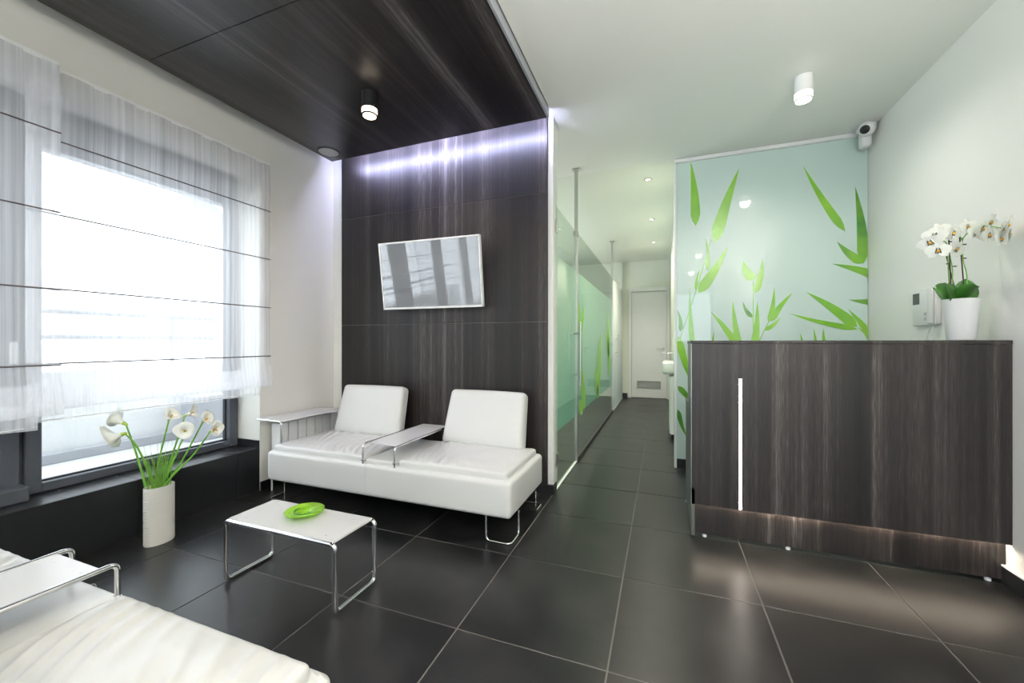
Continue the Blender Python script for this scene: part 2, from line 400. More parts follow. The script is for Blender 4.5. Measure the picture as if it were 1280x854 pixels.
# ledge of black tiles
led = struct('trim_1', bx(bm_(), -3.35, XL-.012, OY0, OY1, .26, .325), 'grout_dark')
for k in range(-8, 3):
    ya, yb = 1.471+.6*(k-1), 1.471+.6*k
    if k == 2: yb = OY1
    ya = max(ya, OY0); yb = min(yb, OY1)
    if yb-ya < .03: continue
    obj('ledge_tile', bx(bm_(), XL-.010, XL+.0, ya+.0015, yb-.0015, .002, .337, .001, 1), 'tile_ledge', led)
    obj('ledge_tile', bx(bm_(), -3.205, XL-.012, ya+.0015, yb-.0015, .325, .337, .001, 1), 'tile_ledge', led)
obj('side_tile', bx(bm_(), -3.205, XL-.004, OY1-.010, OY1, .3375, .395), 'tile_ledge', led)

# balcony outside
struct('balcony_floor', bx(bm_(), -4.62, -3.35, -3.5, 4.5, .12, .22), 'balcony')
b = bm_(); bx(b, -4.8, -4.5, -3.5, 4.5, .2, .93); struct('balcony_parapet', b, 'balcony_wall')
struct('balcony_kerb', bx(bm_(), -4.5, -4.42, -3.5, 4.5, .22, .30, .005, 1), 'kerb')
rail = thing('balcony_railing', 'white metal balcony railing of two horizontal bars outside the window', 'railing', (-4.65, 0, .93))
for z in (.28, .49): obj('rail', tube(bm_(), [(0, -3.5, z), (0, 4.4, z)], .022), 'metal_grey', rail)
for y in (-2.6, -1.2, .2, 2.58): obj('post', tube(bm_(), [(0, y, 0), (0, y, .49)], .018), 'metal_grey', rail)
struct('balcony_pier', bx(bm_(), -4.8, -4.15, 2.98, 3.6, .2, 3.2), 'balcony_wall')
dish = thing('satellite_dish', 'pale round dish aerial mounted outside the upper window corner', 'dish', (-4.5, 2.98, 2.2))
b = lathe(bm_(), [(0, 0), (.12, .01), (.22, .045), (.24, .06), (.24, .066), (.22, .052), (.12, .018), (0, .008)], 32)
xf(b, Matrix.Translation((.14, -.32, .2)) @ Matrix.Rotation(math.radians(70), 4, 'Y')); obj('dish', b, 'metal_grey', dish, True)
obj('arm', tube(bm_(), [(.1, .0, .1), (.1, -.28, .18), (.14, -.32, .2)], .015), 'metal_grey', dish)
box_ = thing('meter_cabinet', 'small grey cabinet on the balcony floor, right of the lilies', 'cabinet', (-4.2, 2.62, .22))
obj('body', bx(bm_(), -.1, .1, -.16, .16, 0, .42, .01, 2), 'metal_grey', box_); obj('lid', bx(bm_(), -.11, .11, -.17, .17, .42, .44, .004, 1), 'alu', box_)

# ================================================================== glass corridor
GXP = -.79
def door_leaf():
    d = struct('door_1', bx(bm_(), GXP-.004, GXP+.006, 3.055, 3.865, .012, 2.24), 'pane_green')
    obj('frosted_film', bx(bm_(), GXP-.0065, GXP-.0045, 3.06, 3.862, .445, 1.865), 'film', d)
    obj('door_edge', bx(bm_(), GXP-.005, GXP+.007, 3.863, 3.869, .012, 2.24), 'alu', d)
    for z in (2.08, .24): obj('hinge', bx(bm_(), GXP-.015, GXP+.017, 3.05, 3.10, z-.05, z+.05, .003, 1), 'steel', d)
    h = obj('door_handle', tube(bm_(), [(GXP+.06, 3.80, .75), (GXP+.06, 3.80, 1.36)], .013), 'steel', d, True)
    for z in (.854, 1.253): obj('handle_mount', tube(bm_(), [(GXP-.04, 3.80, z), (GXP+.06, 3.80, z)], .011), 'steel', h, True)
door_leaf()
struct('trim_3', bx(bm_(), GXP-.01, GXP+.012, 3.06, 3.90, 0, .01, .002, 1), 'white_lac')
part = thing('glass_partition', 'clear corridor glass wall with frosted green bamboo band between two steel posts', 'glass wall', (GXP, 3.9, 0))
obj('glass_pane', bx(bm_(), -.005, .005, .0, 2.97, .03, 2.25), 'pane_green', part)
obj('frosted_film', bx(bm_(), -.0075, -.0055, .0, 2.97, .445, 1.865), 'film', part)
obj('floor_channel', bx(bm_(), -.018, .018, -.02, 2.99, 0, .035, .003, 1), 'black', part)
for y in (-.01, 2.985):
    p = obj('post', bx(bm_(), -.016, .016, y-.016, y+.016, 0, 2.859, .003, 1), 'steel', part)
    obj('flange', bx(bm_(), -.035, .035, y-.035, y+.035, 2.845, 2.859, .003, 1), 'steel', p)
    obj('glass_clamp', bx(bm_(), -.026, .026, y-.03, y+.03, 2.2, 2.25, .004, 1), 'steel', p)
for (y1, z1, y0, z0, wd) in [(3.985, 1.612, 4.106, 1.094, .11), (4.285, 1.548, 4.087, 1.203, .11), (4.125, .928, 4.306, .45, .2), (5.537, 1.289, 5.25, .452, .26), (5.031, .857, 5.25, .475, .18), (6.274, 1.619, 6.494, .631, .26), (6.128, 1.328, 6.404, .945, .2), (4.0, .55, 4.204, .452, .15), (4.013, 1.113, 4.155, .704, .1)]:
    a = Vector((y0-3.9, z0)); t = Vector((y1-3.9, z1)); d = t-a; n = Vector((-d.y, d.x)).normalized()
    poly = []
    for k in range(9):
        u = k/8; poly.append(a+d*u+n*wd*.5*math.sin(PI*min(1, .12+u*.88))**.8*(1 if u < .99 else 0))
    for k in range(7, -1, -1):
        u = k/8; poly.append(a+d*u-n*wd*.5*math.sin(PI*min(1, .12+u*.88))**.8)
    obj('printed_leaf', slab(bm_(), [(max(.02, p.x), p.y) for p in poly], 0, .0055, .0065), 'film_leaf', part)
# far frosted door
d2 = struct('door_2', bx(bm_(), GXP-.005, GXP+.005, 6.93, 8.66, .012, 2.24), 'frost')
struct('trim_4', bx(bm_(), GXP-.01, GXP+.012, 6.92, 8.7, 0, .01, .002, 1), 'white_lac')
h = obj('door_handle', tube(bm_(), [(GXP+.05, 7.35, .9), (GXP+.05, 7.35, 1.3)], .012), 'steel', d2, True)
for z in (.98, 1.22): obj('handle_mount', tube(bm_(), [(GXP-.02, 7.35, z), (GXP+.05, 7.35, z)], .009), 'steel', h, True)
struct('trim_5', bx(bm_(), -.815, -.795, 8.66, 8.78, 0, 2.83), 'paint')
# end door
d3 = struct('door_3', bx(bm_(), -.605, .082, 8.80, 8.84, .008, 2.22, .003, 1), 'white_lac')
obj('door_light_stop', bx(bm_(), -.62, .10, 8.86, 8.89, 0, 2.3), 'white_lac', d3)  # unseen sheet added to stop sky light leaking round the door
for (a, bb, c, dd) in ((-.67, -.607, 0, 2.31), (.084, .147, 0, 2.31), (-.607, .084, 2.224, 2.31)):
    obj('door_frame', bx(bm_(), a, bb, 8.755, 8.80, c, dd, .004, 1), 'white_lac', d3)
h = obj('door_handle', tube(bm_(), fillet([(.02, 8.8, 1.04), (.02, 8.745, 1.04), (-.11, 8.745, 1.04)], .015), .010), 'steel', d3, True)
obj('rosette', lathe(bm_(), [(0, 0), (.028, 0), (.028, .008), (0, .008)], 16), 'steel', h).matrix_local = Matrix.Translation((.02, 8.8, 1.04)) @ Matrix.Rotation(PI/2, 4, 'X')
obj('key_rosette', xf(lathe(bm_(), [(0, 0), (.028, 0), (.028, .008), (0, .008)], 16), Matrix.Translation((.02, 8.8, .955)) @ Matrix.Rotation(PI/2, 4, 'X')), 'steel', d3)
v = obj('vent_grille', bx(bx(bx(bx(bm_(), -.5, -.03, 8.785, 8.80, .205, .222), -.5, -.03, 8.785, 8.80, .343, .36), -.5, -.485, 8.785, 8.80, .205, .36), -.045, -.03, 8.785, 8.80, .205, .36), 'grey_plastic', d3)
for k in range(7):
    b = bx(bm_(), -.485, -.045, -.006, .006, -.002, .002); xf(b, Matrix.Translation((0, 8.792, .232+.018*k)) @ Matrix.Rotation(math.radians(40), 4, 'X')); obj('slat', b, 'grey_plastic', v)
# basin
ba = thing('wash_basin', 'small white wash basin on the right side of the corridor', 'basin', (.15, 5.35, 0))
b = bx(bm_(), -.15, 0, -.22, .22, .78, .93, .03, 3); obj('bowl', b, 'white_lac', ba, True)
obj('basin_inset', bx(bm_(), -.125, -.03, -.18, .18, .9305, .934, .001, 1), 'grey_plastic', ba)
obj('tap', tube(bm_(), fillet([(-.015, 0, .93), (-.015, 0, 1.03), (-.09, 0, 1.03)], .02), .009), 'chrome', ba, True)
cb = thing('corridor_cabinet', 'slim white cabinet under the corridor basin', 'cabinet', (.140, 5.35, 0))
obj('body', bx(bm_(), -.045, -.002, -.2, .6, .06, .76, .003, 1), 'white_lac', cb); obj('plinth', bx(bm_(), -.035, 0, -.19, .59, 0, .06), 'black', cb)
obj('cabinet_door', bx(bm_(), -.057, -.046, -.197, .197, .07, .755, .002, 1), 'white_lac', cb); obj('cabinet_door', bx(bm_(), -.057, -.046, .203, .597, .07, .755, .002, 1), 'white_lac', cb)

# ================================================================== bamboo glass behind the desk
bp = thing('bamboo_glass_panel', 'tall aqua glass panel printed with green bamboo leaves behind the reception desk', 'glass panel', (.126, 4.02, 0))
PW = XR-.126
obj('glass', bx(bm_(), 0, PW-.002, 0, .012, .085, 2.825), 'backglass', bp)
obj('top_trim', bx(bm_(), -.02, PW-.002, -.025, .02, 2.825, 2.858, .003, 1), 'white_lac', bp)
obj('side_trim', bx(bm_(), -.022, -.001, -.012, .020, .0, 2.825, .002, 1), 'white_lac', bp)
struct('trim_6', bx(bm_(), .104, .134, 4.0405, 4.12, 0, 2.86), 'white_lac')
obj('base_strip', bx(bm_(), 0, PW-.016, -.006, .012, 0, .084), 'tile_ledge', bp)
LV = [(0.242, 2.843, 0.285, 2.23, 0.081), (0.638, 2.71, 0.442, 2.062, 0.104), (0.55, 2.022, 0.309, 1.616, 0.092), (0.322, 1.836, 0.29, 1.633, 0.028), (0.369, 2.119, 0.381, 1.812, 0.037), (0.238, 1.666, 0.275, 1.0, 0.051), (0.130, 1.473, 0.158, 1.264, 0.04), (0.664, 1.884, 0.745, 1.707, 0.083), (0.818, 1.902, 0.759, 1.588, 0.055), (0.664, 1.527, 0.737, 1.381, 0.037), (0.405, 1.449, 0.638, 1.1, 0.06), (0.585, 1.55, 0.655, 1.04, 0.06), (0.776, 1.533, 0.738, 1.041, 0.064), (0.438, 1.272, 0.434, 1.0, 0.028), (0.902, 1.644, 0.86, 1.335, 0.041), (1.038, 1.59, 0.877, 1.345, 0.051), (0.951, 1.382, 0.827, 1.268, 0.037), (1.11, 2.653, 1.399, 2.07, 0.06), (1.465, 2.428, 1.52, 1.803, 0.078), (1.345, 1.992, 1.52, 1.803, 0.069), (1.312, 1.813, 1.68, 1.655, 0.075), (1.42, 1.513, 1.68, 1.49, 0.062), (1.129, 1.591, 1.479, 1.288, 0.078), (1.005, 1.413, 1.484, 1.27, 0.046), (1.417, 1.436, 1.60, 1.14, 0.06), (1.091, 1.24, 1.161, 1.05, 0.03), (1.181, 1.283, 1.192, 1.04, 0.03), (1.251, 1.282, 1.289, 1.04, 0.036), (0.291, 0.707, 0.135, 1.221, 0.067), (0.275, 0.552, 0.135, 0.76, 0.05), (0.22, 0.273, 0.135, 0.543, 0.042), (.6, .55, .5, .9, .07), (1.2, .5, 1.0, .85, .07)]
deep = {4, 6, 9, 18, 19, 20, 21, 29, 30}
lx = PW-.004
for i, (x1, z1, x0, z0, wd) in enumerate(LV):
    a = Vector((x0-.126, z0)); t = Vector((x1-.126, z1)); d = t-a; n = Vector((-d.y, d.x)).normalized()
    L_, R_ = [], []
    for k in range(13):
        u = k/12; prof = min(1, (u/.16)**.6 if u < .16 else 1)*(1-max(0, (u-.16)/.84)**1.5)
        cv = n*math.sin(PI*u)*.012*(1 if i % 2 else -1)
        L_.append(a+d*u+cv+n*wd*.5*max(.0, prof)); R_.append(a+d*u+cv-n*wd*.5*max(0, prof))
    poly = [(min(lx, max(.002, p.x)), min(p.y, 2.822)) for p in L_+R_[-2:0:-1]]
    o = obj('printed_leaf', slab(bm_(), poly, 1, -.0005-.00012*i, -.0001), 'leafprint_d' if i in deep else 'leafprint', bp)
for pts in ([(.142, 1.16), (.294, 1.653), (.414, 2.095)], [(.745, 1.70), (.745, 1.25)], [(.86, 1.34), (.79, 1.18)], [(1.484, 1.285), (1.54, 1.22)]):
    b = bm_()
    for (xa, za), (xb, zb) in zip(pts, pts[1:]):
        d = Vector((xb-xa, zb-za)); n = Vector((-d.y, d.x)).normalized()*.0035
        slab(b, [(xa-.126+n.x, za+n.y), (xb-.126+n.x, zb+n.y), (xb-.126-n.x, zb-n.y), (xa-.126-n.x, za-n.y)], 1, -.0005, -.0001)
    obj('printed_twig', b, 'leafprint', bp)

# ================================================================== reception desk
DX0, DX1 = .162, 1.545
dk = thing('reception_desk', 'dark wood grain reception desk with a lit vertical slot and recessed plinth', 'reception desk', (DX0, 2.60, 0))
W = DX1-DX0+.025
W = XR-.002-DX0
fp = bm_()
sx0, sx1, sz0, sz1 = .249, .263, .207, .955
bx(fp, 0, sx0, 0, .02, .205, 1.155); bx(fp, sx1, W, 0, .02, .205, 1.155); bx(fp, sx0, sx1, 0, .02, sz1, 1.155)
fpo = obj('front_panel', fp, 'wood_desk', dk)
obj('light_slot', bx(bm_(), sx0+.0005, sx1-.0005, .004, .018, .206, sz1-.0005), 'led', dk)
obj('counter_top', bx(bm_(), -.003, W, -.003, .36, 1.157, 1.175, .001, 1), 'wood_desk', dk)
obj('plinth', bx(bm_(), .004, W-.0, .04, .06, .02, .30), 'wood_desk', dk)
obj('under_light', bx(bm_(), .01, W-.02, .021, .034, .206, .214), 'led_warm', dk)
obj('side_panel', slab(bm_(), [(.0, .02), (.62, .02), (.62, .76), (.36, .76), (.36, 1.156), (.021, 1.156), (.021, .3), (.0, .3)][::-1], 0, 0, .018), 'desk_side', dk)
obj('edge_strip', bx(bm_(), -.0015, .0, -.001, .001, .205, 1.155), 'alu', dk)
obj('back_panel', bx(bm_(), .019, W, .34, .355, .30, 1.156), 'wood_desk', dk)
obj('worktop', bx(bm_(), .019, W, .356, .75, .73, .755), 'wood_desk', dk)
for x in (.075, .50, 1.33): obj('foot', lathe(bm_(), [(0, 0), (.012, 0), (.012, .012), (.006, .012), (.006, .02), (0, .02)], 12, (x, .055, 0)), 'pot', dk)
for x in (.1, 1.3): obj('foot', lathe(bm_(), [(0, 0), (.012, 0), (.012, .012), (.006, .012), (.006, .02), (0, .02)], 12, (x if x > .2 else .009, .58, 0)), 'pot', dk)

# ================================================================== sofas
def wrinkle(x, y, seed, amp, dirx, diry, freq):
    w1 = noise.noise(Vector((x*2.2, y*2.2, seed)))*.12
    ph = (x*dirx+y*diry+w1)*freq
    a = .5+.5*math.sin(ph*2*PI)
    ml = max(0, min(1, .62+1.1*noise.noise(Vector((x*3.0+9, y*2.0, seed+4)))))
    return amp*(a**2)*ml + amp*.5*noise.noise(Vector((x*9, y*6, seed)))
def make_sofa(name, label, loc, m, arm, seed, amp, wd, freq):
    """m = +1: the seat's front faces -y; m = -1: it faces +y"""
    so = thing(name, label, 'sofa', loc)
    hw, hd = .9615, .3275
    def fn0(p, n): return p
    b = pillow((2*hw, 2*hd, .216), .028, 20, 6, 3); xf(b, Matrix.Translation((0, 0, .258))); sb = obj('seat_base', b, 'leather', so, True)
    obj('seam', tube(bm_(), fillet([(-.06, m*(-hd+.03), .3657), (-.06, m*(-hd-.0002), .3657), (-.06, m*(-hd-.0002), .155)], .03, 5), .0011, 6), 'leather_seam', sb)
    obj('base_pad', bx(bm_(), -hw+.05, hw-.05, -hd+.05, hd-.05, .142, .156), 'black', so)
    # cushions
    def seat(xa, xb, sd):
        cx, L, D = (xa+xb)/2, xb-xa, 2*hd-.07
        def fn(p, n):
            if n.z > .3 or p.z > .018:
                ex = 1-abs(p.x)/(L/2); ey = 1-abs(p.y)/(D/2)
                f = min(1, ex*7)*min(1, ey*7)
                h = wrinkle(p.x+cx, p.y*m, sd, amp, wd[0], wd[1], freq)+.010*min(1, ex*3)*min(1, ey*3)
                return Vector((p.x, p.y, p.z+h*f))
            return p
        b = pillow((L, D, .06), .018, int(L*200), int(D*170), 2, fn)
        xf(b, Matrix.Translation((cx, .0, .375))); obj('seat_cushion', b, 'leather', so, True)
    seat(-hw+.03, -.100, seed); seat(.172, hw-.035, seed+3)
    b = pillow((.245, 2*hd-.06, .05), .014, 6, 10, 2); xf(b, Matrix.Translation((.037, 0, .366))); obj('console_cushion', b, 'leather', so, True)
    # console shelf on tubes
    fy = -.312 if m > 0 else -.288
    for x in (-.089, .163) if m > 0 else (-.105, .147):
        b = tube(bm_(), fillet([(x, m*fy, .362), (x, m*fy, .489), (x, m*.318, .489), (x, m*.318, .362)], .022, 6), .0075, 10)
        obj('shelf_tube', b, 'chrome', so, True)
        obj('tube_collar', bx(bm_(), x-.012, x+.012, m*fy-.008, m*fy+.008, .38, .392, .002, 1), 'chrome', so)
    c = .035; ya, yb = -.270, .39
    poly = [(-.082, ya), (.156, ya), (.156, yb), (-.082, yb)]
    if m < 0: poly = [(x-.016, -y-.02) for x, y in poly]
    sh = obj('console_shelf', slab(bm_(), poly, 2, .484, .492), 'white_top', so)
    for x in (-.04, .115):
        for y in (-.22, .1): obj('screw', lathe(bm_(), [(0, 0), (.004, 0), (.004, .001), (0, .0015)], 10, (x, m*y, .492)), 'steel', sh)
    if arm:
        obj('arm_shelf', slab(bm_(), [(-1.165, -.235), (-.92, -.25), (-.905, -.235), (-.905, .38), (-1.165, .38)], 2, .565, .573), 'white_top', so)
        b = tube(bm_(), fillet([(-1.165, -.243, .569), (-.9, -.253, .569), (-.893, -.253, .362)], .022, 6), .0075, 10); obj('arm_tube', b, 'chrome', so, True)
        b = tube(bm_(), fillet([(-1.165, .36, .569), (-.9, .36, .569), (-.9, .312, .40), (-.9, .30, .362)], .022, 6), .0075, 10); obj('arm_tube', b, 'chrome', so, True)
    # back cushions
    for i, (cx, rz, wdt) in enumerate(((-.525, .045, .62), (.525, -.035, .64))):
        def fn(p, n):
            ex = max(0, 1-(p.x/(wdt/2))**2); ez = max(0, 1-(p.z/.21)**2)
            s = 1 if p.y > 0 else -1
            h = .022*(ex*ez)**.6 + .0018*noise.noise(Vector((p.x*11+seed+i, p.z*11, 2.2)))*ex
            return Vector((p.x*(1-.035*(p.z/.21)), p.y+s*h, p.z*(1-.02*(p.x/(wdt/2))**2)))
        b = pillow((wdt, .105, .42), .034, 22, 3, 16, fn)
        xf(b, Matrix.Translation((cx, m*.30, .592)) @ Matrix.Rotation(m*rz, 4, 'Z') @ Matrix.Rotation(m*math.radians(-17), 4, 'X'))
        obj('back_cushion', b, 'leather', so, True)
    # sled legs at the four corners
    for sx in (-1, 1):
        for sy in (-1, 1):
            X, Y = sx*(hw-.005), sy*(hd-.02)
            b = tube(bm_(), fillet([(X-sx*.155, Y, .15), (X-sx*.155, Y, .008), (X, Y, .008), (X, Y-sy*.135, .008), (X, Y-sy*.135, .15)], .03, 5), .0065, 10)
            obj('leg', b, 'chrome', so, True)
    return so
make_sofa('leather_sofa', 'white leather two-seat sofa against the dark wood wall, with two back cushions', (-1.768, 2.447, 0), 1, True, 1.3, .012, (1.0, .35), 17)
make_sofa('leather_sofa', 'white leather sofa in the near left corner, wrinkled seat seen from above', (-1.705, .432, 0), -1, False, 5.1, .015, (.8, -.45), 17)

# ================================================================== coffee table
ct = thing('coffee_table', 'low white coffee table on bent chrome tubes, between the two sofas', 'table', (-1.645, 1.455, 0))
hx, hy, hz = .340, .125, .300
loop = [(-hx, -hy, .011), (-hx, hy, .011), (-hx, hy, hz), (hx, hy, hz), (hx, hy, .011), (hx, -hy, .011), (hx, -hy, hz), (-hx, -hy, hz)]
b = tube(bm_(), fillet(loop, .028, 6, closed=True), .0105, 12, closed=True); obj('tube_frame', b, 'chrome', ct, True)
b = slab(bm_(), [(p.x, p.y) for p in fillet([(-hx+.012, -hy-.002, 0), (hx-.012, -hy-.002, 0), (hx-.012, hy+.002, 0), (-hx+.012, hy+.002, 0)], .02, 4, closed=True)], 2, .303, .311)
bmesh.ops.translate(b, vec=(0, 0, 0), verts=b.verts); tp = obj('table_top', b, 'white_top', ct)
for x in (-.25, .25):
    for y in (-.085, .085): obj('screw', lathe(bm_(), [(0, 0), (.005, 0), (.005, .001), (0, .0015)], 10, (x, y, .311)), 'steel', tp)
# dish
di = thing('glass_dish', 'lime green glass dish on the white coffee table', 'dish', (-1.655, 1.49, .3112))
prof = [(0, .002), (.028, 0), (.032, .004), (.036, .012), (.06, .016), (.088, .021), (.0905, .025), (.087, .028), (.06, .0235), (.038, .021), (.032, .016), (.02, .011), (0, .010)]
obj('bowl', xf(lathe(bm_(), prof, 48), Matrix.Rotation(math.radians(0), 4, 'X')), 'green_glass', di, True)
obj('inner_swirl', tube(bm_(), [(.046*math.cos(t*.1), .046*math.sin(t*.1), .0215+.0015*math.sin(t*.1)) for t in range(30, 62)], .0035, 8), 'green_dark', di, True)

# ================================================================== vase and lilies
VX, VY = -2.752, 1.463
va = thing('floor_vase', 'oval off-white ridged ceramic vase standing by the black window ledge', 'vase', (VX, VY, 0), 0)
prof = [(0, 0), (.97, 0)] + [(1.0+(.014 if k % 2 else -.012)+.006*math.sin(k*2.3), .005+.00645*k) for k in range(50)] + [ (.985, .33), (.95, .33), (.94, .32), (.93, .05), (0, .05)]
b = lathe(bm_(), prof, 48, (0, 0, 0), .052, .074); obj('body', b, 'ceramic', va, True)
def calla(i, label, stem, d, size, open_, col=None):
    """stem: list of (l, depth, z) in the vase's view-turned frame; d: direction of the flower axis"""
    c = thing('calla_lily', label, 'flower', (VX, VY, 0), YAW)
    def keep(q):
        l, dp, z = q; f_ = 1+dp/2.34; l0 = -2.073
        return Vector(((l0+l)*f_-l0, dp, 1.165+(z-1.165)*f_))
    size *= .74
    p = smoothpath([keep(q) for q in stem], 6); n = len(p)
    obj('stem', tube(bm_(), p, .007, 8, radii=[.0075-.0035*k/(n-1) for k in range(n)]), 'stem', c, True)
    d = Vector(d).normalized(); base = p[-1]
    up = Vector((0, 0, 1)); a = (up-d*up.dot(d))
    a = a.normalized() if a.length > .05 else Vector((1, 0, 0)); bb = d.cross(a)
    rot = Matrix((bb, a, d)).transposed().to_4x4(); mt = Matrix.Translation(base) @ rot
    bm = bm_(); NT, NA = 12, 30; g = []
    for k in range(NT+1):
        t = k/NT; row = []
        for j in range(NA+1):
            th = -PI+2*PI*j/NA           # th = 0 is the long lip
            lip = (.5+.5*math.cos(th))
            ln_ = size*(.72+.40*lip**1.5)
            r = size*(.07+.52*open_*t**1.9+.05*t)
            curl = max(0, t-.65)/.35
            z = ln_*t - size*.20*open_*curl**2*(1 if lip > .2 else .6)
            r += size*.13*curl**1.5*open_
            r *= 1+.10*math.sin(3*th+i)*t*t
            if lip > .93: r += size*.16*(lip-.93)/.07*t**3
            row.append(bm.verts.new((r*math.sin(th), r*math.cos(th)*.9, z)))
        g.append(row)
    for k in range(NT):
        for j in range(NA): bm.faces.new((g[k][j], g[k][j+1], g[k+1][j+1], g[k+1][j]))
    bmesh.ops.remove_doubles(bm, verts=bm.verts, dist=1e-5); xf(bm, mt)
    s = obj('flower', bm, 'petal', c, True); md = s.modifiers.new('thick', 'SOLIDIFY'); md.thickness = .0012
    b = lathe(bm_(), [(0, -.012), (.007, -.006), (size*.10, .006), (size*.125, size*.17), (size*.10, size*.2), (0, size*.2)], 14); xf(b, mt); obj('flower_base', b, 'spathe_green', c, True)
    b = lathe(bm_(), [(0, 0), (size*.05, .005), (size*.055, size*.45), (size*.03, size*.56), (0, size*.58)], 10); xf(b, mt @ Matrix.Translation((0, 0, size*.12))); obj('spadix', b, 'pollen', s, True)
calla(0, 'white calla lily at far left, upper of the left pair, opening leftward', [(-.075, .02, .20), (-.085, .02, .34), (-.145, .01, .547), (-.195, 0, .685)], (-.75, -.1, .50), .125, .75)
calla(1, 'white calla lily drooping at far left, lower of the left pair, orange spadix showing', [(-.03, .01, .2), (-.04, .0, .34), (-.126, -.03, .547), (-.20, -.06, .632)], (-.75, -.35, -.25), .125, 1.0)
calla(2, 'white calla lily on the tall upright middle stem, facing up', [(-.015, .03, .2), (-.018, .03, .34), (-.005, .04, .46), (.057, .05, .712)], (.55, -.1, .75), .085, .9)
calla(3, 'greyish calla lily at the back, behind the big open flower', [(.02, .05, .2), (.028, .06, .34), (.075, .09, .5), (.15, .12, .735)], (.75, .2, .4), .1, .7)
calla(4, 'large open white calla lily facing the room, orange spadix at its centre', [(.01, 0, .2), (.014, 0, .31), (.084, -.01, .477), (.155, 0, .645)], (.35, -.75, .25), .074, 1.25)
calla(5, 'white calla lily second from right, partly behind its neighbours', [(.025, .02, .2), (.045, .02, .332), (.136, .04, .477), (.255, .05, .70)], (.7, -.1, .5), .085, .8)
calla(6, 'white calla lily at far right on the most slanted stem', [(.02, 0, .2), (.036, 0, .332), (.192, -.01, .5), (.300, -.02, .645)], (.85, -.2, .30), .095, .7)
b = bm_()
for k in range(60):
    a0 = random.uniform(0, 2*PI); rr = random.uniform(.0, 1)
    x, y = .04*rr*math.cos(a0), .06*rr*math.sin(a0)
    h = random.uniform(.12, .30); lean = random.uniform(.0, .55)**1.3; aa = random.gauss(a0, .6)
    p0 = Vector((x, y, .2)); p1 = p0+Vector((math.cos(aa)*lean*.04, math.sin(aa)*lean*.05, .13+h*.35)); p2 = p0+Vector((math.cos(aa)*lean*.16, math.sin(aa)*lean*.2, .13+h*(1-.3*lean)))
    p2.x = max(p2.x, XL-VX+.03) if p2.z < .36 else p2.x
    pts = smoothpath([p0, p1, p2], 3); tube(b, pts, .001, 4, radii=[.0022*(1-.8*i/(len(pts)-1)) for i in range(len(pts))])
gs = obj('grass_spray', b, 'grass'); gs.location = (VX, VY, 0); gs['kind'] = 'stuff'; tag(gs, 'fine green grass blades filling the vase around the lily stems', 'grass')

# ================================================================== television
tv = thing('television', 'wall television in a thin white frame, tilted down on the dark wood wall', 'television', (-1.792, 2.83, 1.724))
TM = Matrix.Rotation(.026, 4, 'Z') @ Matrix.Rotation(.137, 4, 'X')
b = bm_(); hw, hh, bz = .468, .2805, .013
bx(b, -hw, hw, -.004, .03, hh-bz, hh, .002, 1); bx(b, -hw, hw, -.004, .03, -hh, -hh+bz*1.3, .002, 1); bx(b, -hw, -hw+bz, -.004, .03, -hh, hh, .002, 1); bx(b, hw-bz, hw, -.004, .03, -hh, hh, .002, 1)
obj('bezel', xf(b, TM), 'pot', tv)
obj('screen', xf(bx(bm_(), -hw+bz, hw-bz, 0, .008, -hh+bz, hh-bz), TM), 'screen', tv)
obj('back_cover', xf(bx(bx(bm_(), -hw+.005, hw-.005, .009, .033, -hh+.005, hh-.005), -.25, .25, .03, .06, -.18, .1, .01, 2), TM), 'plastic', tv)
obj('wall_bracket', bx(bx(bm_(), -.1, .1, .125, .139, -.1, .1), -.03, .03, .045, .13, -.05, .05), 'black', tv)

# ================================================================== ceiling lamps, speaker, camera, downlights
def spot_lamp(label, loc, body, glow, power, colr):
    r = .050
    t = thing('ceiling_lamp', label, 'lamp', loc)
    obj('housing', lathe(bm_(), [(0, 0), (r, 0), (r, -.105), (0, -.105)], 40), body, t, True)
    obj('diffuser_ring', lathe(bm_(), [(0, -.106), (r-.001, -.106), (r-.001, -.140), (0, -.140)], 40), glow, t, True)
    obj('lower_ring', lathe(bm_(), [(r-.004, -.141), (r, -.141), (r, -.149), (r-.008, -.149), (r-.008, -.141)], 40), body, t, True)
    obj('lens', lathe(bm_(), [(0, -.141), (r-.009, -.141), (r-.009, -.152), (r-.016, -.156), (0, -.157)], 40), glow, t, True)
    l = bpy.data.lights.new('lamp_light', 'SPOT'); l.energy = power; l.color = colr; l.spot_size = math.radians(172); l.spot_blend = 1; l.shadow_soft_size = .05
    o = bpy.data.objects.new('lamp_light', l); COL.objects.link(o); o.parent = t; o.location = (0, 0, -.17)
    return t
spot_lamp('black cylinder ceiling lamp with glowing end on the dark wood ceiling', (-1.80, 2.13, 2.8), 'black', 'warm', 20, (1, .82, .64))
lw = spot_lamp('white cylinder ceiling lamp on the white ceiling near the reception desk', (.845, 3.05, 2.86), 'white_lac', 'lampw', 24, (1, .95, .86))
spot_lamp('added white cylinder ceiling lamp, unseen behind the viewer, over the middle of the room', (.6, .3, 2.86), 'white_lac', 'lampw', 45, (1, .95, .88))  # lamp added out of view for more room light
spot_lamp('added white cylinder ceiling lamp, unseen behind the viewer, near the front window', (.6, -1.6, 2.86), 'white_lac', 'lampw', 150, (1, .95, .88))  # second added lamp, also out of view, stronger fill
